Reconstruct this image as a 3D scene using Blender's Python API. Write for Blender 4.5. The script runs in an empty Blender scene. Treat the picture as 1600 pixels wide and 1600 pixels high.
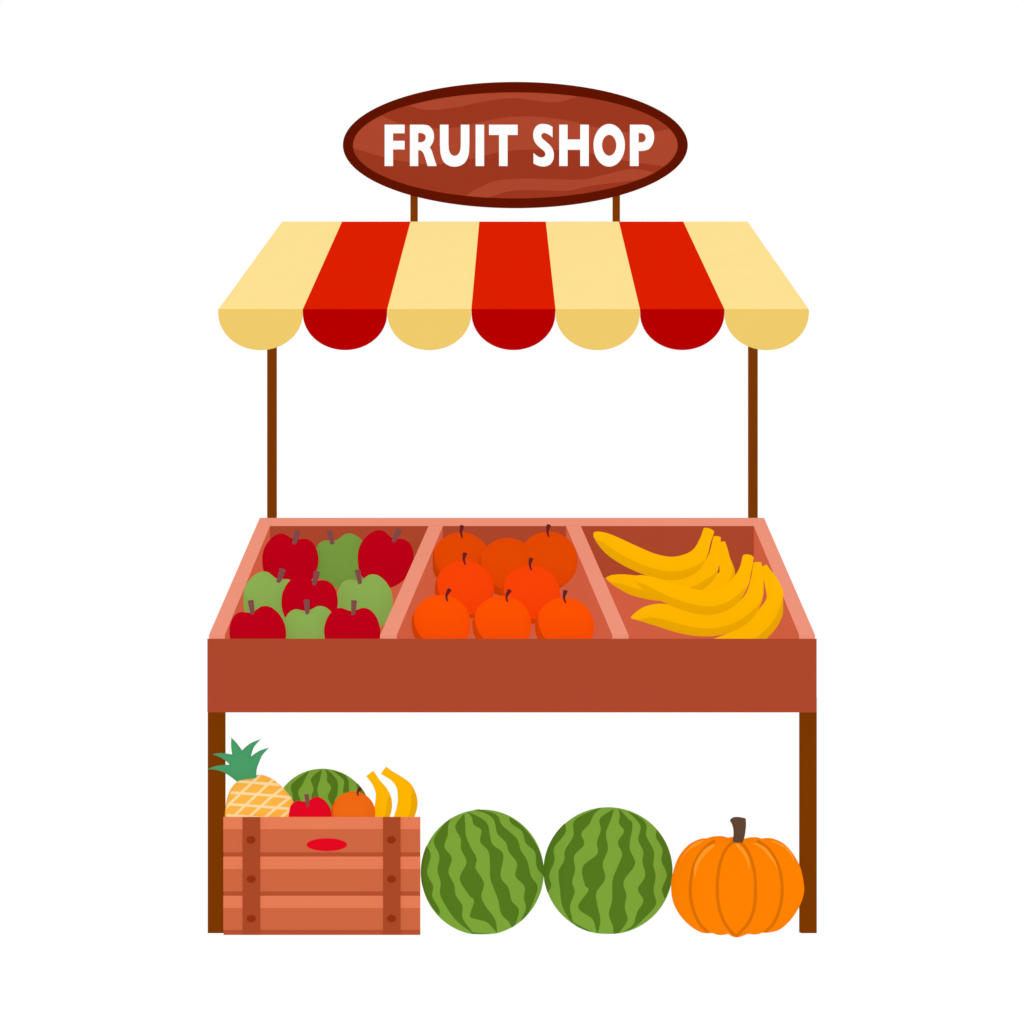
import bpy, bmesh, math
from mathutils import Vector, Matrix

# ------------------------------------------------------------------ set-up
sc = bpy.context.scene
col = sc.collection
S, D, HY = 0.0023, 5.0, 1280.0          # metres per photo pixel at the stall front, camera distance, eye-level row
ZC = 178.0 * S * 1.0165                  # eye height above the ground
LIFT = 0.76  # share of own glow mixed into the paints to even out shading

def at(px, py, y):                      # photo pixel + depth -> place in metres
    k = S * (D + y) / D
    return Vector(((px - 800) * k, y, ZC + (HY - py) * k))

def unit(y):
    return S * (D + y) / D

# ------------------------------------------------------------------ materials
def lin(h):
    h = h.lstrip('#')
    out = []
    for i in (0, 2, 4):
        c = int(h[i:i + 2], 16) / 255
        out.append(c / 12.92 if c <= 0.04045 else ((c + 0.055) / 1.055) ** 2.4)
    return (*out, 1)

_m = {}
def mat(hexa, hex2=None, circle=None, lift=None):
    """matt paint with a glow of its own set by lift; with hex2 a painted shade tone outside a circle given in object x, z"""
    key = (hexa, hex2, circle, lift)
    if key in _m:
        return _m[key]
    lift = LIFT if lift is None else lift
    m = bpy.data.materials.new('glow_paint_' + hexa.strip('#'))
    m.use_nodes = True
    nt = m.node_tree
    nt.nodes.clear()
    N, L = nt.nodes.new, nt.links.new
    out = N('ShaderNodeOutputMaterial')
    tc = N('ShaderNodeTexCoord')
    rgb = N('ShaderNodeRGB'); rgb.outputs[0].default_value = lin(hexa)
    colour = rgb.outputs[0]
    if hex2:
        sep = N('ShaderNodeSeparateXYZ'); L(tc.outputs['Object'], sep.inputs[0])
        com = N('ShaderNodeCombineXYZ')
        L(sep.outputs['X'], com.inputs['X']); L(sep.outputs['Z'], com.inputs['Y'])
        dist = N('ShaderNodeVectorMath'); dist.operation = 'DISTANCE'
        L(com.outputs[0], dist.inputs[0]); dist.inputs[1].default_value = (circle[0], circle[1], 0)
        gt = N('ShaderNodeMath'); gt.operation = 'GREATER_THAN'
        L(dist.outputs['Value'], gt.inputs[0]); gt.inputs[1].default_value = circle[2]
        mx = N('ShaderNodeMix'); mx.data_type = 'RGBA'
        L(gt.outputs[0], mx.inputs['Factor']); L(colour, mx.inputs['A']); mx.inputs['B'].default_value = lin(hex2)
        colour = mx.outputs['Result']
    # a barely visible mottling of the paint
    noise = N('ShaderNodeTexNoise'); noise.inputs['Scale'].default_value = 9.0
    L(tc.outputs['Object'], noise.inputs['Vector'])
    mr = N('ShaderNodeMapRange')
    mr.inputs['To Min'].default_value = 0.985; mr.inputs['To Max'].default_value = 1.015
    L(noise.outputs['Fac'], mr.inputs['Value'])
    vs = N('ShaderNodeVectorMath'); vs.operation = 'SCALE'
    L(colour, vs.inputs[0]); L(mr.outputs[0], vs.inputs['Scale'])
    colour = vs.outputs[0]
    dif = N('ShaderNodeBsdfDiffuse'); L(colour, dif.inputs['Color'])
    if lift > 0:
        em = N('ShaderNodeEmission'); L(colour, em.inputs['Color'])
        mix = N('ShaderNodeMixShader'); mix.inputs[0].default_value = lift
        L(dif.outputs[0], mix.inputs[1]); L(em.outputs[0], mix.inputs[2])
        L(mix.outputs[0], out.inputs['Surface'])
    else:
        L(dif.outputs[0], out.inputs['Surface'])
    _m[key] = m
    return m

# ------------------------------------------------------------------ mesh helpers
class MB:
    def __init__(self):
        self.v, self.f, self.m = [], [], []
    def face(self, pts, m=0):
        i = len(self.v); self.v += [Vector(p) for p in pts]
        self.f.append(tuple(range(i, i + len(pts)))); self.m.append(m)
    def hexa(self, c, mats=0):
        """c: 8 corners, bottom ring then top ring. faces: bottom, top, front, right, back, left"""
        i = len(self.v); self.v += [Vector(p) for p in c]
        fs = [(3, 2, 1, 0), (4, 5, 6, 7), (0, 1, 5, 4), (1, 2, 6, 5), (2, 3, 7, 6), (3, 0, 4, 7)]
        for k, f in enumerate(fs):
            self.f.append(tuple(i + a for a in f)); self.m.append(mats if isinstance(mats, int) else mats[k])
    def box(self, x0, x1, y0, y1, z0, z1, mats=0):
        self.hexa([(x0, y0, z0), (x1, y0, z0), (x1, y1, z0), (x0, y1, z0),
                   (x0, y0, z1), (x1, y0, z1), (x1, y1, z1), (x0, y1, z1)], mats)
    def prism(self, xz, y0, y1, m=0, side=None):
        """outline in x, z extruded from y0 (front) to y1"""
        n = len(xz); i = len(self.v); side = m if side is None else side
        self.v += [Vector((x, y0, z)) for x, z in xz] + [Vector((x, y1, z)) for x, z in xz]
        self.f.append(tuple(range(i, i + n))); self.m.append(m)
        self.f.append(tuple(range(i + 2 * n - 1, i + n - 1, -1))); self.m.append(m)
        for k in range(n):
            j = (k + 1) % n
            self.f.append((i + k, i + n + k, i + n + j, i + j)); self.m.append(side)
    def grid(self, rows, m=0, closed=False):
        i = len(self.v); w = len(rows[0])
        for r in rows: self.v += [Vector(p) for p in r]
        for a in range(len(rows) - 1):
            for b in range(w if closed else w - 1):
                c = (b + 1) % w
                self.f.append((i + a * w + b, i + a * w + c, i + (a + 1) * w + c, i + (a + 1) * w + b))
                self.m.append(m(a, b) if callable(m) else m)
    def build(self, name, mats, parent=None, loc=None, smooth=False, bevel=0.0):
        me = bpy.data.meshes.new(name)
        me.from_pydata([tuple(p) for p in self.v], [], self.f)
        for mm in mats: me.materials.append(mm)
        me.polygons.foreach_set('material_index', self.m)
        me.update()
        bm = bmesh.new(); bm.from_mesh(me)
        bmesh.ops.remove_doubles(bm, verts=bm.verts, dist=1e-6)
        bmesh.ops.recalc_face_normals(bm, faces=bm.faces)
        for f in bm.faces: f.smooth = smooth
        bm.to_mesh(me); bm.free()
        o = bpy.data.objects.new(name, me); col.objects.link(o)
        if loc is not None: o.location = loc
        if parent is not None: o.parent = parent
        if bevel:
            b = o.modifiers.new('bevel', 'BEVEL'); b.width = bevel; b.segments = 2; b.limit_method = 'ANGLE'
        return o

def tag(o, label=None, cat=None, group=None, kind=None):
    for k, v in (('label', label), ('category', cat), ('group', group), ('kind', kind)):
        if v: o[k] = v
    return o

def empty(name, loc=(0, 0, 0)):
    o = bpy.data.objects.new(name, None); col.objects.link(o); o.location = loc; o.empty_display_size = 0.1
    return o

def spline(p, n, closed=False):
    """Catmull-Rom through the points (any dimension), n samples even in arc length"""
    p = [Vector(a) for a in p]; q = []
    c = len(p); seg = c if closed else c - 1
    for i in range(seg):
        if closed:
            a, b, d, e = p[(i - 1) % c], p[i], p[(i + 1) % c], p[(i + 2) % c]
        else:
            b, d = p[i], p[i + 1]
            a = p[i - 1] if i else b * 2 - d
            e = p[i + 2] if i + 2 < c else d * 2 - b
        for s in range(12):
            t = s / 12
            q.append(0.5 * ((2 * b) + (d - a) * t + (2 * a - 5 * b + 4 * d - e) * t * t + (3 * b - a - 3 * d + e) * t ** 3))
    q.append(p[0].copy() if closed else p[-1].copy())
    acc = [0]
    for i in range(1, len(q)): acc.append(acc[-1] + max((q[i] - q[i - 1]).length, 1e-9))
    out, j = [], 0
    m = n if closed else n - 1
    for k in range(n):
        t = acc[-1] * k / m
        while j < len(q) - 2 and acc[j + 1] < t: j += 1
        f = (t - acc[j]) / (acc[j + 1] - acc[j])
        out.append(q[j].lerp(q[j + 1], min(max(f, 0), 1)))
    return out

class Body:
    """a rounded solid whose outline in x, z is given; 'deep' is half its thickness front to back"""
    def __init__(self, outline, deep, centre=(0, 0), n=96, smooth=True, place=None):
        self.place = place                       # world position, so that a mark traced from the photo lands on the bulging skin
        self.o = spline([(*p, 0) for p in outline], n, True) if smooth else [Vector((*p, 0)) for p in outline]
        self.c, self.deep = centre, deep
        self.pol = sorted((math.atan2(p.y - centre[1], p.x - centre[0]), math.hypot(p.x - centre[0], p.y - centre[1])) for p in self.o)
    def radius(self, th):
        P = self.pol
        th = (th + math.pi) % (2 * math.pi) - math.pi
        if th <= P[0][0] or th >= P[-1][0]:
            a, b = P[-1], P[0]
            span = b[0] + 2 * math.pi - a[0]; t = ((th - a[0]) % (2 * math.pi)) / span
            return a[1] + (b[1] - a[1]) * t
        lo, hi = 0, len(P) - 1
        while hi - lo > 1:
            mid = (lo + hi) // 2
            if P[mid][0] <= th: lo = mid
            else: hi = mid
        t = (th - P[lo][0]) / max(P[hi][0] - P[lo][0], 1e-9)
        return P[lo][1] + (P[hi][1] - P[lo][1]) * t
    def skin(self, mb, m=0, rings=28):
        rows = []
        for k in range(rings + 1):
            t = -math.pi / 2 + math.pi * k / rings
            ct = max(math.cos(t), 1e-4)
            rows.append([(self.c[0] + ct * (p.x - self.c[0]), self.deep * math.sin(t), self.c[1] + ct * (p.y - self.c[1])) for p in self.o])
        mb.grid(rows, m, closed=True)
    def on(self, x, z, proud=0.0, back=False):
        if self.place is None: return self.hit(x, z, proud, back)
        X, Y, Z = self.place; tx, tz, v = x, z, None
        for _ in range(4):
            v = self.hit(x, z); k = v.y / (D + Y)
            x, z = tx + (X + tx) * k, tz + (Z - ZC + tz) * k
        return self.hit(x, z, proud, back)
    def hit(self, x, z, proud=0.0, back=False):
        dx, dz = x - self.c[0], z - self.c[1]
        r = math.hypot(dx, dz); R = self.radius(math.atan2(dz, dx))
        rho = r / R
        if rho > 1: dx, dz, rho = dx / rho, dz / rho, 1
        y = -self.deep * math.sqrt(max(0, 1 - rho * rho))
        # push outwards along the ellipsoid normal
        nv = Vector((dx / R ** 2, y / self.deep ** 2, dz / R ** 2)); nv.normalize()
        v = Vector((self.c[0] + dx, y, self.c[1] + dz)) + nv * proud
        if back: v.y = -v.y
        return v
    def ribbon(self, mb, left, right, m, proud, n=48, w=8, both=True):
        a = spline([(*p, 0) for p in left], n); b = spline([(*p, 0) for p in right], n)
        for back in ((False, True) if both else (False,)):
            rows = [[self.on(*(a[i].lerp(b[i], j / w)).xy, proud, back) for j in range(w + 1)] for i in range(n)]
            mb.grid(rows, m)
    def band(self, mb, line, widths, m, proud, n=32, both=True):
        p = spline([(*q, 0) for q in line], n); L, R = [], []
        for i in range(n):
            d = p[min(i + 1, n - 1)] - p[max(i - 1, 0)]; d.normalize()
            nn = Vector((-d.y, d.x, 0)); t = i / (n - 1) * (len(widths) - 1)
            k = min(int(t), len(widths) - 2); hw = (widths[k] + (widths[k + 1] - widths[k]) * (t - k)) / 2
            L.append(p[i] + nn * hw); R.append(p[i] - nn * hw)
        for back in ((False, True) if both else (False,)):
            mb.grid([[self.on(*(L[i].lerp(R[i], j / 4)).xy, proud, back) for j in range(5)] for i in range(n)], m)

def tube(mb, pts, radii, m=0, n=40, sides=24, dark=None, cut=0.42, flat=1.0, sidesign=1):
    """tapered tube through 3-D points; with dark the strip on its outer side gets that material as painted shade"""
    q = spline([Vector((*a, r)) for a, r in zip(pts, radii)], n)
    c = [Vector(a[:3]) for a in q]; r = [max(a[3], 1e-4) for a in q]
    phi_cut = math.acos(cut)
    # ring angles with edges exactly on the painted shade line, which tapers out at both ends
    def ring(i):
        t = i / (n - 1); pc = phi_cut
        if dark is not None:
            e = min((t - dark[1]) / dark[3], (dark[2] - t) / dark[4], 1)
            pc = phi_cut * max(math.sin(max(e, 0) * math.pi / 2), .02)
        return [(-pc + 2 * pc * k / 8) for k in range(9)] + [pc + (2 * math.pi - 2 * pc) * k / 16 for k in range(1, 16)]
    rows = []
    for i in range(n):
        d = c[min(i + 1, n - 1)] - c[max(i - 1, 0)]; d.normalize()
        y = Vector((0, 1, 0)); y = (y - d * y.dot(d)).normalized()
        s = d.cross(y).normalized() * sidesign
        rows.append([c[i] + (s * math.cos(a) + y * math.sin(a) * flat) * r[i] for a in ring(i)])
    def mm(a, b):
        if dark is None: return m
        t = a / (n - 2)
        return dark[0] if (b < 8 and dark[1] <= t <= dark[2]) else m
    mb.grid(rows, mm, closed=True)
    for row in (rows[0], rows[-1]):
        mb.face(row, m)

def ellipse(cx, cz, a, b, n=96):
    return [(cx + a * math.cos(2 * math.pi * k / n), cz + b * math.sin(2 * math.pi * k / n)) for k in range(n)]

# ------------------------------------------------------------------ colours
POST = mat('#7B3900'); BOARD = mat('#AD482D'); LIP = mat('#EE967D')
FLOOR = mat('#D26042', lift=.88); INWALL = mat('#AC472C', lift=.88)  # extra glow offsets the shade inside the tray
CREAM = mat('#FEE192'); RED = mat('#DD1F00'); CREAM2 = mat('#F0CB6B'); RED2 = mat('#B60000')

# ------------------------------------------------------------------ ground
g = MB(); g.face([(-60, -30, 0), (60, -30, 0), (60, 120, 0), (-60, 120, 0)])
gm = bpy.data.materials.new('glowing_white'); gm.use_nodes = True
nt = gm.node_tree; nt.nodes.clear()
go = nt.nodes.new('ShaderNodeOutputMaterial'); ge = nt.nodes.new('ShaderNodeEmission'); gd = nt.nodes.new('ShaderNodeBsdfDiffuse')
gx = nt.nodes.new('ShaderNodeMixShader'); gx.inputs[0].default_value = 0.97; ge.inputs['Strength'].default_value = 1.02  # added glow keeps the ground white and nearly free of shadow
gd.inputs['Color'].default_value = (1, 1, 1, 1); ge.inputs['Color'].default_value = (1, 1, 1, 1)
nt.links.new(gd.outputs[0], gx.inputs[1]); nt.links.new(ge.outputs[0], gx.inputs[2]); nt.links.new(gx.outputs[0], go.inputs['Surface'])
tag(g.build('ground', [gm]), kind='structure')

# ------------------------------------------------------------------ the stall
stall = empty('market_stall')
tag(stall, 'wooden fruit stall with a red and cream striped awning over a sloped three-part display tray', 'market stall')

def lipz(y): return at(800, 998, 0).z + 0.651 * y
DEEP = 0.22                                   # tray depth below its rim
yb0, yb1 = 0.92, 1.00
XL0, XL1 = at(324, 0, 0).x, at(1276, 0, 0).x
# front board
b = MB(); zt, zb = at(0, 998, 0).z, at(0, 1112.3, 0).z
b.box(XL0, XL1, 0, 0.025, zb, zt)
b.build('front_board', [BOARD], stall)
yf = 0.026
def rail(xf0, xf1, xb0, xb1, y0, y1, name, drop, mats):
    """a board whose top follows the tray rim; x given at the front (y0) and the back (y1)"""
    mb = MB()
    mb.hexa([(xf0, y0, lipz(y0) - drop), (xf1, y0, lipz(y0) - drop), (xb1, y1, lipz(y1) - drop), (xb0, y1, lipz(y1) - drop),
             (xf0, y0, lipz(y0)), (xf1, y0, lipz(y0)), (xb1, y1, lipz(y1)), (xb0, y1, lipz(y1))], [2, 0, 0, 1, 2, 1])
    return mb.build(name, mats, stall)
SIDE = [LIP, FLOOR, BOARD]
xl_in = at(349, 0, 0).x; xr_in = at(1251, 0, 0).x
rail(XL0, xl_in, at(406, 0, 1).x, at(422, 0, yb0).x, yf, yb1, 'side_board', 0.25, SIDE)
rail(xr_in, XL1, at(1177.6, 0, yb0).x, at(1193.8, 0, 1).x, yf, yb1, 'side_board', 0.25, SIDE)
for f0, f1, k0, k1 in ((593, 619, 669.6, 692), (957.5, 983, 884.4, 907.5)):
    rail(at(f0, 0, 0).x, at(f1, 0, 0).x, at(k0, 0, yb0).x, at(k1, 0, yb0).x, yf, yb0 - .001, 'partition', 0.215, SIDE)
mb = MB()
xa, xb = at(422, 0, yb0).x + .001, at(1177.6, 0, yb0).x - .001
tj = (yb0 - yf) / (yb1 - yf); e = .0002
xc, xd = xl_in + (at(422, 0, yb0).x - xl_in) * tj + e, xr_in + (at(1177.6, 0, yb0).x - xr_in) * tj - e
xe, xg = at(422, 0, yb0).x + e, at(1177.6, 0, yb0).x - e
mb.hexa([(xc, yb0, lipz(yb0) - .25), (xd, yb0, lipz(yb0) - .25), (xg, yb1, lipz(yb1) - .25), (xe, yb1, lipz(yb1) - .25),
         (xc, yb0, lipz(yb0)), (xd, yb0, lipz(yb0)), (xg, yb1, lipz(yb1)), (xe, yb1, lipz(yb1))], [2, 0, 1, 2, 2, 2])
mb.build('back_board', [LIP, INWALL, BOARD], stall)
mb = MB()
f0, f1 = lipz(yf) - DEEP, lipz(yb0) - DEEP
mb.hexa([(xl_in + .002, yf, f0 - .02), (xr_in - .002, yf, f0 - .02), (xb, yb0 - .002, f1 - .02), (xa, yb0 - .002, f1 - .02),
         (xl_in + .002, yf, f0), (xr_in - .002, yf, f0), (xb, yb0 - .002, f1), (xa, yb0 - .002, f1)])
mb.build('tray_floor', [FLOOR], stall)
# legs, each with a bracket that carries the tray (hidden behind the front board)
for x0, x1 in ((at(324.6, 0, .08).x, at(348.9, 0, .08).x), (at(1252.2, 0, .08).x, at(1276.2, 0, .08).x)):
    mb = MB()
    zt2 = lipz(.08) - .256
    mb.box(x0, x1, .08, .12, 0, zt2)
    i = len(mb.v)
    pts = [(.122, zt2 - .03), (.70, lipz(.70) - .33), (.70, lipz(.70) - .257), (.122, lipz(.122) - .257)]
    mb.hexa([(x0 + .012, pts[0][0], pts[0][1]), (x1 - .012, pts[0][0], pts[0][1]), (x1 - .012, pts[1][0], pts[1][1]), (x0 + .012, pts[1][0], pts[1][1]),
             (x0 + .012, pts[3][0], pts[3][1]), (x1 - .012, pts[3][0], pts[3][1]), (x1 - .012, pts[2][0], pts[2][1]), (x0 + .012, pts[2][0], pts[2][1])])
    mb.build('leg', [POST], stall)
# awning geometry
TOPX = [441, 534.5, 641.4, 748.9, 852.8, 967, 1067.6, 1168]
BOTX = [341, 473, 605, 736.5, 868, 1000, 1132, 1263.8]
RT, RB = 346.2, 483.5
za_t, za_b = at(0, RT, 1).z, at(0, RB, 0).z
slope = za_t - za_b
# back posts, each with an arm running up under the cloth to the front edge
for p0, p1 in ((417.4, 431.4), (1170, 1184)):
    mb = MB(); x0, x1 = at(p0, 0, 1.002).x, at(p1, 0, 1.002).x
    sg = -1 if p0 < 800 else 1
    zp = at(0, 402, 1).z; xa_, xr = .955 * sg, .935 * sg
    mb.box(x0, x1, 1.002, 1.022, lipz(1) - .27, zp)
    # short brace from the post head in to the ridge, then the arm under the cloth
    lo_, hi_ = min(xa_, xr), max(xa_, xr)
    xo0, xo1 = x0 + .001, x1 - .001
    if sg < 0:
        mb.hexa([(xo0, 1.0025, zp - .04), (lo_, 1.0025, za_t - .09), (lo_, 1.0215, za_t - .09), (xo0, 1.0215, zp - .04),
                 (xo0, 1.0025, zp + .001), (lo_, 1.0025, za_t - .045), (lo_, 1.0215, za_t - .045), (xo0, 1.0215, zp + .001)])
    else:
        mb.hexa([(hi_, 1.0025, za_t - .09), (xo1, 1.0025, zp - .04), (xo1, 1.0215, zp - .04), (hi_, 1.0215, za_t - .09),
                 (hi_, 1.0025, za_t - .045), (xo1, 1.0025, zp + .001), (xo1, 1.0215, zp + .001), (hi_, 1.0215, za_t - .045)])
    mb.hexa([(lo_, .06, za_b + slope * .06 - .055), (hi_, .06, za_b + slope * .06 - .055), (hi_, 1.02, za_t - .06), (lo_, 1.02, za_t - .06),
             (lo_, .06, za_b + slope * .06 - .02), (hi_, .06, za_b + slope * .06 - .02), (hi_, 1.02, za_t - .03), (lo_, 1.02, za_t - .03)])
    mb.build('post', [POST], stall)
mb = MB(); mb.box(-.934, .934, .985, 1.001, za_t - .05, za_t - .018); mb.build('ridge_beam', [POST], stall)
mb = MB(); th = .007
for k in range(7):
    t0, t1, b0, b1 = at(TOPX[k], 0, 1).x, at(TOPX[k + 1], 0, 1).x, at(BOTX[k], 0, 0).x, at(BOTX[k + 1], 0, 0).x
    mb.hexa([(b0, 0, za_b - th), (b1, 0, za_b - th), (t1, 1, za_t - th), (t0, 1, za_t - th),
             (b0, 0, za_b), (b1, 0, za_b), (t1, 1, za_t), (t0, 1, za_t)], k % 2)
aw = mb.build('awning', [CREAM, RED], stall)
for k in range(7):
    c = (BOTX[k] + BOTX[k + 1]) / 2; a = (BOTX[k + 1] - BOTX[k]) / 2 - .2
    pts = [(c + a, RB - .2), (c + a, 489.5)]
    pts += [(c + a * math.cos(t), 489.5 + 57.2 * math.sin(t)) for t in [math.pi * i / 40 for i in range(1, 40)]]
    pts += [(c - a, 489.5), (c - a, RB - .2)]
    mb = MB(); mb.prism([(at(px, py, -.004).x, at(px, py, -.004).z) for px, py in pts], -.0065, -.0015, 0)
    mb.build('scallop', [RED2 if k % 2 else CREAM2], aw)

# ------------------------------------------------------------------ the sign
sign = empty('shop_sign', at(805, 346, 1.01))
tag(sign, 'oval wooden sign with white FRUIT SHOP lettering on two short posts above the awning', 'sign')
def loc(v): return v - sign.location
def build_at(mb, name, mats, parent, root, **k):
    mb.v = [v - root.location for v in mb.v]
    return mb.build(name, mats, parent, **k)
ys = 0.975                                     # front of the board
cs = at(805.2, 226.7, ys); us = unit(ys)
def sp(px, py): v = at(px, py, ys); return v.x, v.z
def z1(zx, zy): return sp(500 + zx * .5495, 100 + zy * .5495)
A_, B_ = 255 * us, 84 * us
mb = MB()
mb.prism(ellipse(cs.x, cs.z, 262 * us, 91 * us), ys, ys + .018, 0)
def ell_z(x, a=A_, b_=B_):
    t = 1 - ((x - cs.x) / a) ** 2
    return b_ * math.sqrt(t) if t > 0 else 0
def curve_fn(pts):
    q = [(v.x, v.y) for v in spline([(*z1(*p), 0) for p in pts], 120)]
    q.sort()
    def f(x):
        if x <= q[0][0]: return q[0][1]
        for i in range(1, len(q)):
            if x <= q[i][0]:
                t = (x - q[i - 1][0]) / max(q[i][0] - q[i - 1][0], 1e-9)
                return q[i - 1][1] + (q[i][1] - q[i - 1][1]) * t
        return q[-1][1]
    return f, q[0][0], q[-1][0]
def grain(up, lo, m, proud, x0=None, x1=None):
    uf = curve_fn(up) if up else None; lf = curve_fn(lo) if lo else None
    xa = max([f[1] for f in (uf, lf) if f] + [cs.x - A_ * .9995]) if x0 is None else z1(x0, 0)[0]
    xb = min([f[2] for f in (uf, lf) if f] + [cs.x + A_ * .9995]) if x1 is None else z1(x1, 0)[0]
    top, bot = [], []
    for i in range(161):
        x = xa + (xb - xa) * i / 160; e = ell_z(x)
        zu = min(cs.z + e, uf[0](x)) if uf else cs.z + e
        zl = max(cs.z - e, lf[0](x)) if lf else cs.z - e
        zl = min(zl, cs.z + e); zu = max(zu, cs.z - e)
        if zl > zu: zl = zu
        top.append((x, ys - proud, zu)); bot.append((x, ys - proud, zl))
    mb.grid([top, bot], m)
up1 = [(60, 60), (178, 92), (255, 120), (310, 131), (380, 125), (470, 107), (550, 98), (610, 105), (665, 110), (700, 104), (738, 92), (800, 70), (900, 40), (1030, 40)]
lo1 = [(90, 100), (178, 148), (240, 172), (330, 183), (400, 178), (480, 160), (550, 150), (620, 150), (700, 160), (780, 178), (850, 192), (930, 194), (1010, 182), (1030, 178)]
grain(up1, lo1, 1, .002)
up2 = [(80, 235), (95, 240), (180, 265), (270, 283), (340, 285), (430, 270), (520, 250), (600, 244), (700, 246), (800, 260), (880, 278), (975, 291), (1020, 296)]
grain(up2, None, 1, .002)
ups = [(405, 384), (430, 366), (460, 349), (500, 333), (570, 327), (650, 328), (740, 330), (800, 318), (860, 303), (900, 300), (950, 310), (975, 318)]
los = [(405, 420), (470, 385), (500, 374), (540, 363), (600, 360), (700, 362), (760, 350), (830, 340), (895, 332), (940, 322), (975, 318)]
grain(ups, los, 0, .004)
board = build_at(mb, 'sign_board', [mat('#AD472D'), mat('#9C3820')], sign, sign)
mb = MB()
yr = ys - .004; vr = at(805.2, 226.7, yr); ur = unit(yr)
eo, ei = ellipse(vr.x, vr.z, 269.5 * ur, 98.7 * ur, 160), ellipse(vr.x, vr.z, 254 * ur, 83.2 * ur, 160)
eb = ellipse(vr.x, vr.z, 266 * ur, 95 * ur, 160)
rows = [[(x, y, z) for x, z in e] for e, y in ((eo, yr), (ei, yr), (ei, yr + .014), (eb, yr + .014), (eo, yr))]
mb.grid(rows, 0, closed=True)
build_at(mb, 'rim', [mat('#601400')], sign, sign)
for p0, p1 in ((641.2, 652.2), (957.7, 968.7)):
    mb = MB(); yy = ys + .028
    mb.box(at(p0, 0, yy).x, at(p1, 0, yy).x, yy, yy + .026, at(0, 350, yy).z - .05, at(0, 250, yy).z)
    build_at(mb, 'sign_post', [mat('#7F3B00')], sign, sign)

def sA(p): return sp(590 + p[0] * .2381, 160 + p[1] * .2381)
def sB(p): return sp(790 + p[0] * .2381, 160 + p[1] * .2381)
def el(cx, cy, rx, ry, n=48): return [(cx + rx * math.cos(2 * math.pi * i / n), cy + ry * math.sin(2 * math.pi * i / n)) for i in range(n)]
def rnd(p, idx):                                # smooth the run of points idx[0]..idx[1]
    a, z = idx
    mid = [(v.x, v.y) for v in spline([(*q, 0) for q in p[a:z + 1]], (z - a) * 8)]
    return p[:a] + mid + p[z + 1:]
S_pts = [(308, 160), (308, 227), (290, 213), (265, 200), (250, 198), (238, 205), (234, 218), (240, 235), (262, 255), (295, 285), (312, 315), (317, 345), (312, 375), (295, 402), (270, 415), (245, 418), (215, 413), (183, 398), (183, 332), (205, 350), (225, 360), (243, 360), (257, 352), (261, 338), (255, 320), (235, 302), (205, 275), (188, 248), (181, 215), (185, 185), (200, 158), (222, 144), (248, 141), (280, 146)]
S_out = [(v.x, v.y) for v in spline([(*q, 0) for q in S_pts[1:18]], 120)] + [(v.x, v.y) for v in spline([(*q, 0) for q in S_pts[18:] + S_pts[:1]], 120)]
R_out = rnd([(212, 146), (300, 146), (335, 153), (360, 180), (370, 218), (364, 255), (341, 296)], (1, 6)) + [(v.x, v.y) for v in spline([(348, 303, 0), (358, 325, 0), (372, 370, 0), (387, 415, 0)], 20)] + [(v.x, v.y) for v in spline([(328, 415, 0), (315, 372, 0), (300, 330, 0), (285, 314, 0), (266, 311, 0)], 24)] + [(266, 415), (212, 415)]
R_hole = [(266, 198)] + [(v.x, v.y) for v in spline([(285, 198, 0), (303, 204, 0), (314, 218, 0), (315, 236, 0), (305, 254, 0), (285, 262, 0)], 24)] + [(266, 262)]
U_out = [(409, 146), (465, 146)] + [(v.x, v.y) for v in spline([(465, 268, 0), (468, 310, 0), (482, 340, 0), (505, 351, 0), (529, 340, 0), (543, 310, 0), (546, 268, 0)], 32)] + [(546, 146), (602, 146)] + [(v.x, v.y) for v in spline([(602, 280, 0), (597, 338, 0), (578, 385, 0), (545, 411, 0), (505, 419, 0), (465, 411, 0), (432, 385, 0), (414, 338, 0), (409, 280, 0)], 40)]
P_out = rnd([(816, 146), (905, 146), (940, 153), (965, 180), (975, 222), (968, 265), (945, 300), (910, 314), (873, 316)], (1, 8)) + [(873, 415), (816, 415)]
P_hole = [(873, 198)] + [(v.x, v.y) for v in spline([(893, 198, 0), (911, 206, 0), (920, 230, 0), (911, 254, 0), (893, 262, 0)], 24)] + [(873, 262)]
GLYPHS = [
    (sA, [[(46, 146), (177, 146), (177, 200), (101, 200), (101, 252), (177, 252), (177, 306), (101, 306), (101, 415), (46, 415)]]),
    (sA, [R_out, R_hole]), (sA, [U_out]),
    (sA, [[(643, 146), (699, 146), (699, 415), (643, 415)]]),
    (sA, [[(731, 146), (919, 146), (919, 211), (853, 211), (853, 415), (797, 415), (797, 211), (731, 211)]]),
    (sB, [S_out]),
    (sB, [[(352, 146), (407, 146), (407, 243), (490, 243), (490, 146), (546, 146), (546, 415), (490, 415), (490, 308), (407, 308), (407, 415), (352, 415)]]),
    (sB, [el(680, 280, 103, 139), el(680, 280, 47, 70)]), (sB, [P_out, P_hole])]
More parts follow.
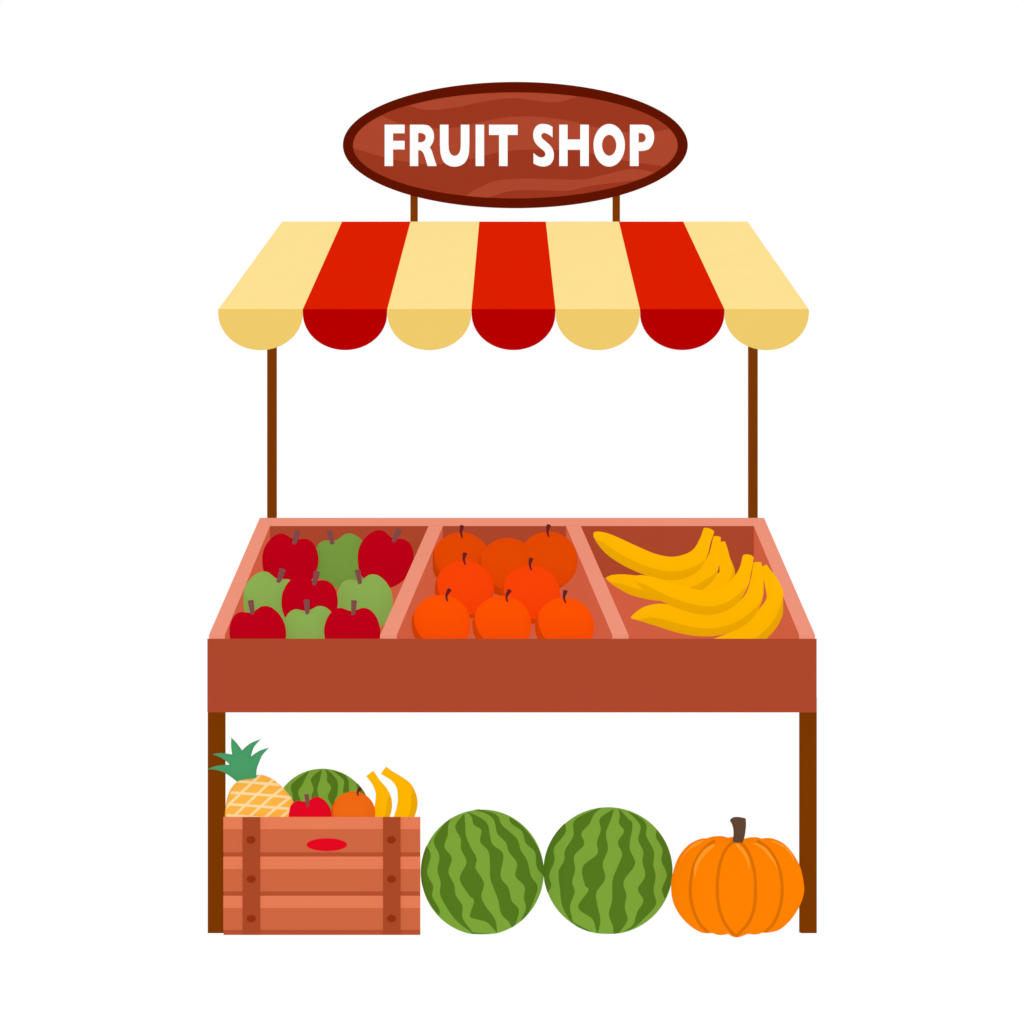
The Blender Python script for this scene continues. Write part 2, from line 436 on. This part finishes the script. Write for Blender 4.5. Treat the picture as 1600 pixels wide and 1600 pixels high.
for fn, loops in GLYPHS:
    cu = bpy.data.curves.new('lettering', 'CURVE'); cu.dimensions = '2D'; cu.fill_mode = 'BOTH'; cu.extrude = .002
    for lp in loops:
        s = cu.splines.new('POLY'); s.points.add(len(lp) - 1); s.use_cyclic_u = True
        for pt, q in zip(s.points, lp):
            x, z = fn(q); kq = 1 - .008 / (D + ys); x, z = x * kq, ZC + (z - ZC) * kq; pt.co = (x - sign.location.x, z - sign.location.z, 0, 1)
    tmp = bpy.data.objects.new('tmp', cu); col.objects.link(tmp)
    me = bpy.data.meshes.new_from_object(tmp.evaluated_get(bpy.context.evaluated_depsgraph_get()))
    bpy.data.objects.remove(tmp); bpy.data.curves.remove(cu)
    me.transform(Matrix.Translation((0, ys - .006 - sign.location.y, 0)) @ Matrix.Rotation(math.radians(90), 4, 'X'))
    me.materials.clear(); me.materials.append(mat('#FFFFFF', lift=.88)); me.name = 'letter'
    o = bpy.data.objects.new('letter', me); col.objects.link(o); o.parent = board

# ------------------------------------------------------------------ fruit in the tray
TAN = 0.651; COS = 1 / math.sqrt(1 + TAN * TAN)
def rest(py, r_px, dy=0.0):
    """depth at which a fruit seen on row py touches the sloping tray floor"""
    lo, hi = -.1, .95
    for _ in range(50):
        y = (lo + hi) / 2; z = at(800, py, y).z
        gap = (z - (lipz(y) - DEEP)) * COS - r_px * unit(y)
        if gap > 0: lo = y
        else: hi = y
    return y + dy

half = [(0, .68), (.2, .735), (.42, .80), (.66, .72), (.86, .48), (.97, .2), (1, -.05), (.96, -.35), (.85, -.62), (.66, -.88), (.4, -1.06), (.15, -1.13)]
APPLE = half + [(-x, z) for x, z in half[:0:-1]]
STEM = mat('#804A4B'); OSTEM = mat('#672023')

def apple(px, py, r_px, y, rot, base, tip, colour, label, group, deep=.80):
    mb = MB(); bd = Body(APPLE, deep); bd.skin(mb)
    r = r_px * unit(y); o = mb.build('apple', [mat(colour)], smooth=True)
    o.location = at(px, py, y); o.scale = (r, r, r); o.rotation_euler.y = -math.radians(rot)
    tag(o, label, 'apple', group)
    a = math.radians(-rot); pts = []
    kk = 1 - .45 * r / (D + y)
    for q in (base, tip):
        q = (800 + (q[0] - 800) * kk, HY + (q[1] - HY) * kk)
        dx, dz = (q[0] - px) / r_px, -(q[1] - py) / r_px
        pts.append((dx * math.cos(a) - dz * math.sin(a), dx * math.sin(a) + dz * math.cos(a)))
    (bx, bz), (tx, tz) = pts
    yb = bd.on(bx, bz).y
    d = Vector((tx - bx, tz - bz)).normalized(); nrm = Vector((-d.y, d.x))
    mb = MB()
    ring = lambda x, z, yy, w: [(x - nrm.x * w, yy - w, z - nrm.y * w), (x + nrm.x * w, yy - w, z + nrm.y * w), (x + nrm.x * w, yy + w, z + nrm.y * w), (x - nrm.x * w, yy + w, z - nrm.y * w)]
    mb.hexa(ring(bx, bz, yb + .04, .065) + ring(tx, tz, yb + .18, .095))
    mb.build('stem', [STEM], o, bevel=.012)
    return o
def q3(p): return 300 + p[0] * .32051, 780 + p[1] * .32051
R_, G_, G2_ = '#BE0019', '#8BAF52', '#779D41'
gr_, gg_ = 'red apples in the left bay of the tray', 'green apples in the left bay of the tray'
APPLES = [  # centre, tilt, stem base, stem tip, colour, depth nudge, label
    ((481, 290), -13, (502, 225), (516, 153), R_, -.02, 'red apple at the far left of the back row in the tray', gr_),
    ((730, 292), 17, (688, 225), (669, 155), G2_, .06, 'darker green apple in the back row between two red apples', gg_),
    ((946, 279), -22, (983, 212), (1010, 145), R_, -.01, 'strongly tilted red apple in the back row against the partition', gr_),
    ((388, 478), -19, (423, 410), (442, 340), G_, -.10, 'green apple in the middle row by the left tray side', gg_),
    ((575, 492), -12, (597, 423), (610, 352), R_, -.16, 'red apple in the centre of the heap between two green apples', gr_),
    ((841, 488), 13, (822, 417), (806, 345), G_, -.04, 'green apple in the middle row beside the partition', gg_),
    ((319, 643), 15, (297, 563), (283, 492), R_, -.12, 'red apple in the front left corner of the tray, stem leaning left', gr_),
    ((578, 638), 8, (565, 563), (557, 490), G_, -.04, 'green apple in the front row between two red apples', gg_),
    ((781, 640), 0, (788, 568), (790, 494), R_, -.11, 'upright red apple at the right end of the front apple row', gr_)]
for c, rot, b0, t0, colr, dy, lab, grp in APPLES:
    px, py = q3(c); r = 136.5 * .32051
    apple(px, py, r, rest(py, r, dy), rot, q3(b0), q3(t0), colr, lab, grp)

def orange(px, py, r_px, y, stem, c1, c2, label, group, asp=.98, circ=(.2, .22, 1.10), stemk=1.0):
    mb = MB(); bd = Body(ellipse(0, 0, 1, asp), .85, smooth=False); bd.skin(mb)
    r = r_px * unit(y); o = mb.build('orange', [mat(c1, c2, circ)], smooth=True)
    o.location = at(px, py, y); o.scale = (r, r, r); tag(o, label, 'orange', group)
    if stem:
        kk = 1 - .5 * r / (D + y)
        stem = [(800 + (q[0] - 800) * kk, HY + (q[1] - HY) * kk) for q in stem]
        pts = [((q[0] - px) / r_px, -(q[1] - py) / r_px) for q in stem]
        yb = bd.on(*pts[0]).y
        mb = MB(); tube(mb, [(pts[0][0], yb + .02, pts[0][1]), (pts[1][0], yb + .0, pts[1][1]), (pts[2][0], yb + .06, pts[2][1])],
                        [.022 * stemk, .042 * stemk, .075 * stemk], n=14)
        mb.build('stem', [OSTEM], o, smooth=False)
    return o
def q4(p): return 590 + p[0] * .33883, 780 + p[1] * .33883
og = 'oranges in the middle bay of the tray'
F_, M_, K_ = ('#FF5202', '#D64400'), ('#FA4507', '#D14200'), ('#E54A02', '#C94200')  # skin colour, then the shade crescent painted onto it
ORANGES = [
    ((385, 288), [(391, 182), (385, 155), (390, 126)], K_, -.03, 'darker orange at the left end of the back row in the tray'),
    ((600, 314), None, K_, -.09, 'darker orange without a stem in the middle of the back row'),
    ((786, 285), [(789, 177), (783, 150), (789, 122)], K_, -.15, 'darker orange at the right end of the back row in the tray'),
    ((400, 417), [(405, 306), (398, 278), (403, 251)], M_, 0, 'orange on the left of the two in the middle row'),
    ((706, 440), [(709, 331), (702, 303), (708, 276)], M_, 0, 'orange on the right of the two in the middle row'),
    ((293, 576), [(323, 473), (318, 446), (332, 417)], F_, 0, 'bright orange at the left end of the front row in the tray'),
    ((573, 580), [(599, 476), (595, 449), (609, 421)], F_, 0, 'bright orange in the middle of the front row in the tray'),
    ((862, 588), [(868, 482), (859, 455), (866, 424)], F_, 0, 'bright orange at the right end of the front row near the bananas')]
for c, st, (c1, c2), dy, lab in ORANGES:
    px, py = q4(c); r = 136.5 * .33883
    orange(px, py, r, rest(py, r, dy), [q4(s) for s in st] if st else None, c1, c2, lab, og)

# bananas in the right bay: two hands of three
BAN, BAN2 = mat('#FFB800', lift=.88), mat('#EDAA00', lift=.88)  # second tone is shade painted along each banana's outer side
def q10(p): return 920 + p[0] * .29304, 800 + p[1] * .29304
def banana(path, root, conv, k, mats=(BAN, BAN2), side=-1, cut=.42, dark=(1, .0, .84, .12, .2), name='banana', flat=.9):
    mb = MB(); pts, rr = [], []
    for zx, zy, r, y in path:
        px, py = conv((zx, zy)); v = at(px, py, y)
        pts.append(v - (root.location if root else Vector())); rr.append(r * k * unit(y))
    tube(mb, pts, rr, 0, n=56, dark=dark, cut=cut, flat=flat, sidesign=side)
    return mb.build(name, list(mats), root, smooth=True)
HANDS = [
    (at(1119, 840, .70), 'upper bunch of three yellow bananas against the back of the tray', [
        [(28, 110, 6, .60), (42, 122, 22, .60), (85, 152, 43, .60), (150, 196, 57, .60), (250, 248, 62, .60), (350, 286, 61, .60), (450, 301, 62, .60), (540, 276, 58, .61), (592, 222, 42, .65), (620, 155, 31, .68), (640, 98, 30, .69)],
        [(93, 352, 4, .66), (120, 357, 22, .66), (180, 373, 42, .66), (260, 395, 56, .66), (400, 412, 62, .66), (540, 380, 60, .67), (628, 325, 52, .69), (668, 240, 32, .71), (684, 134, 20, .72)],
        [(430, 520, 6, .74), (500, 490, 40, .74), (600, 440, 55, .74), (700, 385, 60, .74), (737, 330, 44, .74), (724, 255, 31, .74), (718, 205, 24, .74), (711, 160, 16, .74)]]),
    (at(1177, 872, .34), 'lower bunch of three yellow bananas at the front right of the tray', [
        [(240, 345, 6, .34), (275, 362, 28, .34), (330, 388, 44, .33), (420, 430, 55, .32), (540, 470, 62, .31), (650, 484, 63, .31), (740, 452, 60, .32), (800, 388, 48, .35), (833, 315, 34, .39), (850, 240, 30, .41)],
        [(226, 564, 5, .37), (255, 556, 22, .37), (310, 547, 46, .37), (390, 552, 63, .37), (500, 582, 66, .36), (610, 601, 62, .36), (720, 588, 62, .36), (820, 536, 59, .37), (880, 455, 47, .39), (897, 360, 34, .42), (899, 272, 22, .43)],
        [(560, 735, 6, .40), (620, 730, 36, .40), (700, 722, 56, .40), (790, 695, 64, .40), (884, 640, 68, .40), (958, 560, 66, .40), (996, 470, 50, .41), (975, 380, 38, .43), (945, 320, 26, .44), (931, 288, 19, .44)]])]
for org, lab, paths in HANDS:
    root = empty('banana_bunch', org); tag(root, lab, 'bananas', 'bunches of bananas in the right bay of the tray')
    for p in paths:
        if org.y < .5: p = [(a, b_, c_, d_ - .075) for a, b_, c_, d_ in p]   # the lower bunch lies well clear of the side board
        banana(p, root, q10, .29304)

# ------------------------------------------------------------------ crate
crate = empty('wooden_crate', at(502.8, 1459.7, 0)); crate.location.z = 0
tag(crate, 'wooden plank crate with two dark battens and a red oval, filled with fruit', 'crate')
CL, CM, CD = mat('#E77D56'), mat('#CF6842'), mat('#B75231')
rowsz = [1276.4, 1295.5, 1331.8, 1338.4, 1357.8, 1392.8, 1399.7, 1418.8, 1452.8, 1459.7]
zs = [max(at(0, r, 0).z, 0.0) for r in rowsz]; zs[-1] = 0.0
cx0, cx1, cdep, tap = at(348.9, 0, 0).x, at(656.8, 0, 0).x, .45, .034
def slant(v):                                   # the crate narrows a little towards its back
    mid = (cx0 + cx1) / 2
    return Vector((mid + (v.x - mid) * (1 - tap / ((cx1 - cx0) / 2) * v.y / cdep), v.y, v.z))
def banded(name, x0, x1, y0, y1, inset):
    mb = MB()
    for k in range(9):
        e = .003 if k % 3 == 2 else 0.0
        ix, iy = (e, 0) if inset == 'x' else (0, e)
        mb.box(x0 + ix, x1 - ix, y0 + iy, y1 - iy, zs[k + 1], zs[k], k % 3)
    mb.v = [slant(v) for v in mb.v]
    build_at(mb, name, [CL, CM, CD], crate, crate)
banded('front_panel', cx0, cx1, 0, .018, 'y')
banded('back_panel', cx0, cx1, cdep - .018, cdep, 'y')
banded('side_panel', cx0 + .001, cx0 + .018, .0185, cdep - .0185, 'x')
banded('side_panel', cx1 - .018, cx1 - .001, .0185, cdep - .0185, 'x')
mb = MB(); mb.box(cx0 + .021, cx1 - .021, .019, cdep - .019, .29, .305); mb.v = [slant(v) for v in mb.v]; build_at(mb, 'crate_floor', [CM], crate, crate)
def q6(p): return 310 + p[0] * .32967, 1130 + p[1] * .32967
for x0, x1, bolts in ((378.9, 405.9, ((249, 553), (250, 739), (250.5, 926))), (598.5, 625.5, ((914.5, 553), (915, 739), (915.5, 926)))):
    mb = MB(); mb.box(at(x0, 0, -.01).x, at(x1, 0, -.01).x, -.010, -.0005, 0.001, zs[0]); bt = build_at(mb, 'batten', [mat('#AA4928')], crate, crate)
    for bc in bolts:
        px, py = q6(bc); v = at(px, py, -.012); mb = MB()
        mb.prism(ellipse(v.x, v.z, 6.9 * unit(0), 5.8 * unit(0), 40), -.0135, -.0102); build_at(mb, 'bolt', [mat('#923112')], bt, crate)
v = at(*q6((608.5, 576)), -.003); mb = MB()
mb.prism(ellipse(v.x, v.z, 31.5 * S, 9.9 * S, 80), -.0045, -.0003); build_at(mb, 'oval_label', [mat('#E30920')], crate, crate)

# fruit in the crate -------------------------------------------------------
def q7(p): return 430 + p[0] * .21062, 1180 + p[1] * .21062
def q9(p): return 320 + p[0] * .14652, 1140 + p[1] * .14652
def local(conv, c, y):
    cx, cy = conv(c); u = unit(y)
    return lambda p: ((conv(p)[0] - cx) * u, -(conv(p)[1] - cy) * u)
MEL, MEL2 = mat('#7BA539'), mat('#53781E')
def melon(conv, c, rx, ry, y, stripes, label, bottom=None, group=None, k=.99):
    f = local(conv, c, y); a, _ = f((c[0] + rx, c[1])); _, b_ = f((c[0], c[1] - ry))
    out = [(a * math.cos(t), (b_ if math.sin(t) > 0 or bottom is None else bottom) * math.sin(t)) for t in [2 * math.pi * i / 128 for i in range(128)]]
    bd = Body(out, a * k, smooth=False, place=at(*conv(c), y)); mb = MB(); bd.skin(mb, 0, 40)
    for L, R in stripes:
        bd.ribbon(mb, [f(p) for p in L], [f(p) for p in R], 1, .0012, n=72, w=10)
    o = mb.build('watermelon', [MEL, MEL2], smooth=True, loc=at(*conv(c), y))
    return tag(o, label, 'watermelon', group)
yC = .27
melon(q7, (350, 460), 360, 360, yC, [
    ([(255, 118), (190, 160), (120, 225), (130, 300), (140, 400), (144, 470)], [(255, 118), (225, 170), (205, 215), (172, 275), (195, 350), (210, 400), (214, 470)]),
    ([(345, 105), (268, 175), (285, 250), (270, 310), (285, 400), (289, 470)], [(345, 105), (335, 170), (315, 240), (318, 290), (345, 370), (350, 420), (354, 470)]),
    ([(370, 105), (385, 150), (385, 195), (415, 240), (390, 310), (420, 375), (430, 430), (434, 470)], [(370, 105), (420, 140), (462, 200), (460, 290), (440, 340), (450, 420), (454, 470)]),
    ([(415, 112), (470, 150), (510, 195), (503, 270), (520, 340), (530, 430), (534, 470)], [(415, 112), (500, 140), (540, 185), (548, 270), (560, 350), (570, 430), (574, 470)]),
    ([(600, 205), (610, 260), (640, 330)], [(600, 205), (640, 250), (680, 300), (690, 330)])],
    'striped watermelon half hidden at the back of the crate', bottom=.105, k=.82)
px, py = q7((257, 452)); r = 163 * .21062
apple(px, py, r, .092, 12, q7((247, 380)), q7((231, 290)), '#E30824', 'bright red apple in the crate between the pineapple and an orange', None, deep=.75)
px, py = q7((579, 428)); r = 163 * .21062
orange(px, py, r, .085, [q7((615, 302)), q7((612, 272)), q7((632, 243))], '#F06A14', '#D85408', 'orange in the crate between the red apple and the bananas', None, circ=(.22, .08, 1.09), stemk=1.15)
bg = 'single bananas standing in the crate'
for path, lab in (([(703, 137, 34, .15), (722, 163, 32, .15), (752, 207, 32, .15), (790, 272, 47, .15), (804, 345, 62, .15), (795, 420, 64, .15), (768, 490, 58, .15), (722, 550, 40, .15), (690, 585, 8, .15)], 'shorter yellow banana standing in the crate next to the orange'),
                  ([(805, 112, 33, .17), (830, 130, 31, .17), (875, 158, 31, .17), (920, 195, 40, .17), (962, 252, 60, .17), (982, 335, 73, .17), (970, 415, 74, .17), (935, 490, 66, .17), (880, 550, 45, .17), (845, 585, 8, .17)], 'taller yellow banana standing at the right end of the crate')):
    org = at(*q7((path[0][0], 560)), path[0][3]); root = Vector(org)
    mb = MB(); pts = [at(*q7(p[:2]), p[3]) - org for p in path]; rr = [p[2] * .21062 * unit(p[3]) for p in path]
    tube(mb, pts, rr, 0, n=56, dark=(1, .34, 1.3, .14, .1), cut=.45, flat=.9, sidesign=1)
    o = mb.build('banana', [BAN, BAN2], loc=org, smooth=True); tag(o, lab, 'banana', bg)

# pineapple ------------------------------------------------------------------
yp = .12; cp = (590, 850)
f = local(q9, cp, yp)
root = empty('pineapple', at(*q9(cp), yp))
tag(root, 'yellow pineapple with a spiky green crown leaning out of the crate beside the stall leg', 'pineapple')
outl = [(218, 930), (222, 850), (240, 740), (275, 640), (345, 557), (430, 505), (550, 482), (640, 490), (740, 540), (850, 640), (920, 730), (955, 800), (975, 900), (960, 1010), (880, 1100), (750, 1150), (590, 1160), (430, 1140), (290, 1080), (232, 1000)]
bd = Body([f(p) for p in outl], .095, place=at(*q9(cp), yp)); mb = MB(); bd.skin(mb)
w = 27 * .14652 * unit(yp)
for ln in ([(345, 557), (430, 560), (600, 575), (800, 592)], [(258, 672), (420, 682), (600, 695), (930, 725)], [(228, 795), (400, 805), (600, 820), (960, 850)], [(215, 912), (400, 922), (600, 940), (960, 968)],
           [(592, 486), (490, 583), (390, 675), (222, 838)], [(728, 538), (640, 615), (560, 690), (330, 905), (250, 985)], [(832, 622), (715, 715), (600, 818), (490, 915), (400, 1000)], [(905, 725), (770, 828), (650, 930), (560, 1010)], [(965, 810), (890, 872), (820, 930), (730, 1010)]):
    bd.band(mb, [f(p) for p in ln], [w, w], 1, .0012)
mb.build('fruit_body', [mat('#FFB745'), mat('#FFDDA3')], root, smooth=True)
CR = mat('#4A9D67'); mb = MB()
Body([f(p) for p in [(345, 557), (295, 450), (280, 360), (300, 285), (390, 240), (480, 300), (525, 400), (550, 485), (545, 545), (440, 590)]], .022, centre=f((415, 430))).skin(mb, 0, 12)
crown_y = 0.0
zlo, zhi = f((0, 580))[1], f((0, 450))[1]
def lean(v):                                    # the crown tips forward over the crate's front
    t = min(max((v.z - zlo) / (zhi - zlo), 0), 1)
    dy = .012 - .098 * t; k = dy / (D + yp); X, _, Z = root.location
    return Vector((v.x + (X + v.x) * k, v.y + dy, v.z + (Z - ZC + v.z) * k))
def leaf(L, R, y0, y1):
    a = spline([(*f(p), 0) for p in L], 20); b_ = spline([(*f(p), 0) for p in R], 20)
    rows = []
    for i in range(20):
        t = i / 19; y = crown_y + y0 + (y1 - y0) * t * t; m_ = a[i].lerp(b_[i], .5); wd = (a[i] - b_[i]).length
        rows.append([(a[i].x, y, a[i].y), (m_.x, y - .12 * wd - .001, m_.y), (b_[i].x, y, b_[i].y), (m_.x, y + .12 * wd + .001, m_.y)])
    mb.grid(rows, 0, closed=True)
leaf([(345, 557), (280, 505), (200, 455), (120, 430), (42, 424)], [(420, 450), (340, 390), (265, 374), (130, 388), (42, 424)], .0, -.02)
leaf([(330, 450), (265, 374), (210, 325), (140, 285), (70, 262)], [(420, 350), (360, 290), (290, 265), (160, 248), (70, 262)], .0, .015)
leaf([(360, 380), (310, 320), (290, 265), (272, 180), (265, 80)], [(440, 340), (430, 280), (395, 222), (330, 140), (265, 80)], .0, .03)
leaf([(360, 380), (360, 270), (395, 222), (480, 145), (588, 97)], [(500, 400), (488, 340), (490, 290), (520, 185), (588, 97)], .0, .02)
leaf([(440, 420), (440, 340), (490, 290), (590, 225), (693, 195)], [(550, 485), (555, 420), (580, 350), (620, 270), (693, 195)], .0, -.015)
mb.v = [lean(v) for v in mb.v]
mb.build('crown', [CR], root, smooth=True)

# ------------------------------------------------------------------ big fruit on the ground
def q11(p): return 640 + p[0] * .20147, 1250 + p[1] * .20147
def q12(p): return 840 + p[0] * .20147, 1250 + p[1] * .20147
mg = 'large watermelons on the ground under the tray'
melon(q11, (565, 560), 476, 486, .09, [
    ([(132, 355), (100, 450), (88, 560), (100, 660), (130, 745), (175, 825), (228, 893)], [(132, 355), (165, 430), (138, 565), (183, 665), (177, 745), (233, 850), (228, 893)]),
    ([(322, 142), (260, 200), (190, 315), (232, 435), (218, 545), (243, 640), (240, 735), (310, 865), (370, 940), (475, 1022), (485, 1030)], [(322, 142), (300, 200), (297, 270), (272, 365), (328, 450), (302, 560), (345, 655), (360, 740), (410, 820), (412, 915), (485, 1020)]),
    ([(475, 1022), (520, 1028), (635, 1038)], [(475, 1034), (540, 1048), (635, 1041)]),
    ([(425, 105), (355, 205), (397, 300), (400, 380), (442, 485), (390, 610), (460, 735), (500, 780), (470, 885), (480, 912), (590, 942), (640, 985), (680, 1030)], [(425, 105), (432, 200), (438, 280), (475, 370), (520, 455), (512, 530), (575, 640), (557, 745), (590, 825), (640, 890), (668, 945), (680, 1030)]),
    ([(440, 90), (480, 130), (500, 195), (557, 235), (548, 325), (610, 395), (622, 480), (625, 600), (655, 690), (685, 770), (710, 880), (770, 945), (790, 990)], [(440, 90), (520, 125), (580, 160), (610, 205), (640, 340), (725, 420), (705, 590), (765, 680), (790, 780), (845, 850), (820, 960), (790, 990)]),
    ([(500, 78), (600, 110), (655, 160), (680, 260), (745, 330), (770, 405), (832, 490), (820, 590), (890, 670), (885, 760), (900, 840), (855, 945)], [(540, 75), (640, 100), (690, 135), (715, 195), (830, 300), (860, 390), (910, 470), (940, 590), (990, 670), (960, 780), (915, 880), (855, 945)]),
    ([(772, 132), (785, 180), (870, 245), (900, 335), (970, 405), (985, 520), (1038, 592)], [(772, 132), (860, 195), (940, 285), (1000, 385), (1030, 475), (1040, 540), (1040, 592)])],
    'watermelon with slanting dark stripes standing right beside the crate', group=mg)
melon(q12, (546, 548), 498, 492, .09, [
    ([(215, 182), (150, 250), (95, 340), (60, 440), (48, 540), (55, 630), (80, 718)], [(215, 182), (215, 260), (130, 370), (133, 470), (92, 580), (108, 660), (80, 718)]),
    ([(495, 60), (400, 95), (285, 165), (278, 280), (215, 390), (208, 470), (165, 555), (175, 690), (190, 810), (240, 915), (275, 945)], [(495, 60), (440, 110), (400, 190), (340, 260), (362, 345), (285, 435), (292, 540), (270, 635), (288, 715), (252, 820), (265, 900), (275, 945)]),
    ([(255, 935), (330, 975), (415, 1018)], [(265, 950), (340, 1000), (415, 1024)]),
    ([(592, 70), (485, 145), (490, 235), (460, 330), (463, 420), (350, 520), (368, 660), (397, 700), (315, 830), (420, 915), (445, 970), (460, 1030)], [(592, 70), (570, 150), (530, 260), (545, 380), (505, 495), (523, 610), (455, 720), (465, 820), (487, 930), (468, 1030)]),
    ([(625, 65), (638, 120), (632, 185), (670, 245), (622, 330), (655, 420), (620, 520), (582, 620), (577, 780), (553, 885), (585, 980), (587, 1035)], [(625, 65), (700, 145), (735, 195), (712, 370), (755, 495), (667, 630), (688, 740), (675, 830), (697, 925), (660, 990), (630, 1028)]),
    ([(690, 82), (760, 150), (798, 210), (780, 310), (818, 400), (812, 480), (833, 590), (777, 690), (820, 780), (770, 870), (740, 965), (665, 1022)], [(690, 82), (790, 135), (843, 195), (842, 280), (900, 400), (895, 500), (913, 590), (898, 700), (915, 810), (830, 910), (750, 985), (665, 1022)]),
    ([(925, 232), (917, 290), (967, 385), (958, 470), (1000, 580), (963, 690), (985, 768)], [(925, 232), (990, 330), (1030, 440), (1044, 548), (1040, 620), (1020, 690), (985, 768)])],
    'watermelon with upright dark stripes standing between the other watermelon and the pumpkin', group=mg)

def q8(p): return 1020 + p[0] * .25641, 1240 + p[1] * .25641
ypk = -.05; cpk = (513, 570); f = local(q8, cpk, ypk); kp = .25641 * unit(ypk)
outl = [(513, 264), (485, 263), (460, 268), (430, 260), (400, 258), (362, 262), (330, 272), (290, 276), (220, 312), (160, 385), (125, 480), (113, 570), (125, 660), (165, 740), (220, 800), (280, 840), (320, 850), (362, 849), (385, 858), (410, 861), (435, 858), (455, 853), (488, 874), (505, 878), (530, 870), (575, 854), (610, 858), (640, 854), (660, 847), (700, 846), (765, 828), (830, 772), (885, 690), (915, 600), (910, 520), (890, 440), (850, 365), (800, 308), (740, 276), (695, 270), (665, 274), (640, 267), (615, 265), (585, 268), (560, 274), (535, 266)]
root = empty('pumpkin', at(*q8(cpk), ypk)); tag(root, 'plump orange pumpkin with a brown stem on the ground in front of the right leg', 'pumpkin')
bd = Body([f(p) for p in outl], .20, n=200, place=at(*q8(cpk), ypk)); mb = MB(); bd.skin(mb, 0, 40)
for ln in ([(492, 292), (440, 350), (405, 450), (393, 570), (403, 690), (440, 790), (505, 870)], [(534, 296), (580, 355), (615, 460), (625, 570), (618, 690), (580, 790), (505, 870)],
           [(380, 287), (315, 335), (255, 430), (229, 570), (243, 690), (285, 790), (340, 846)], [(636, 288), (705, 340), (765, 440), (787, 570), (775, 690), (735, 790), (682, 842)]):
    bd.band(mb, [f(p) for p in ln], [18 * kp, 18 * kp], 1, .0012, n=48)
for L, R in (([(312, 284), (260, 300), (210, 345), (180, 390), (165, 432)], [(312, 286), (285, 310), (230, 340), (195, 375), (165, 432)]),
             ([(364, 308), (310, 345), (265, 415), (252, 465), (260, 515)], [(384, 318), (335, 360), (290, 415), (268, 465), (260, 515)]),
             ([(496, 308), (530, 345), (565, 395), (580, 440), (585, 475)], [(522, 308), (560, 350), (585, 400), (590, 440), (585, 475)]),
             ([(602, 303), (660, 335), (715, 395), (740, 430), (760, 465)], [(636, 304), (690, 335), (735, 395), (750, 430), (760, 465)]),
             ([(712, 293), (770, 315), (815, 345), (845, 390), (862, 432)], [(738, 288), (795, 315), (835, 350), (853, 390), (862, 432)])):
    bd.ribbon(mb, [f(p) for p in L], [f(p) for p in R], 2, .0012, n=32, w=4)  # lighter ribbons are highlight streaks painted on the rind
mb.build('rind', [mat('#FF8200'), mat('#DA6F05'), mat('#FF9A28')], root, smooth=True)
sL = [(487, 298), (496, 258), (495, 215), (485, 182), (472, 162)]; sR = [(540, 300), (553, 268), (560, 225), (563, 190), (561, 150)]
tipc = [(472, 162), (490, 147), (515, 142), (561, 150)]
mb = MB(); ysb = bd.on(*f((513, 300))).y * .8; ksb = ysb / (D + ypk); Xp, _, Zp = root.location
fl = [f((v.x, v.y)) for v in spline([(*p, 0) for p in sL], 16)] + [f((v.x, v.y)) for v in spline([(*p, 0) for p in tipc], 12)][1:-1] + [f((v.x, v.y)) for v in spline([(*p, 0) for p in sR[::-1]], 16)]
fl = [(x + (Xp + x) * ksb, z + (Zp - ZC + z) * ksb) for x, z in fl]
mb.prism(fl, ysb - .022, ysb + .022)
mb.build('stem', [mat('#604534')], root, bevel=.004)

# ------------------------------------------------------------------ light: an even white surround, as in a light tent
wd = bpy.data.worlds.new('World'); sc.world = wd; wd.use_nodes = True
bgn = wd.node_tree.nodes['Background']; bgn.inputs['Color'].default_value = (1, 1, 1, 1); bgn.inputs['Strength'].default_value = 1.0

cam = bpy.data.cameras.new('camera'); co = bpy.data.objects.new('camera', cam); col.objects.link(co)
co.location = (0, -D, ZC); co.rotation_euler = (math.radians(90), 0, 0)
cam.sensor_width = 36; cam.lens = 36 * D / (1600 * S); cam.shift_y = (HY - 800) / 1600; cam.clip_end = 500
sc.camera = co
sc.view_settings.view_transform = 'Standard'; sc.view_settings.look = 'None'; sc.view_settings.exposure = 0
sc.render.engine = 'CYCLES'; sc.cycles.max_bounces = 12; sc.cycles.diffuse_bounces = 8
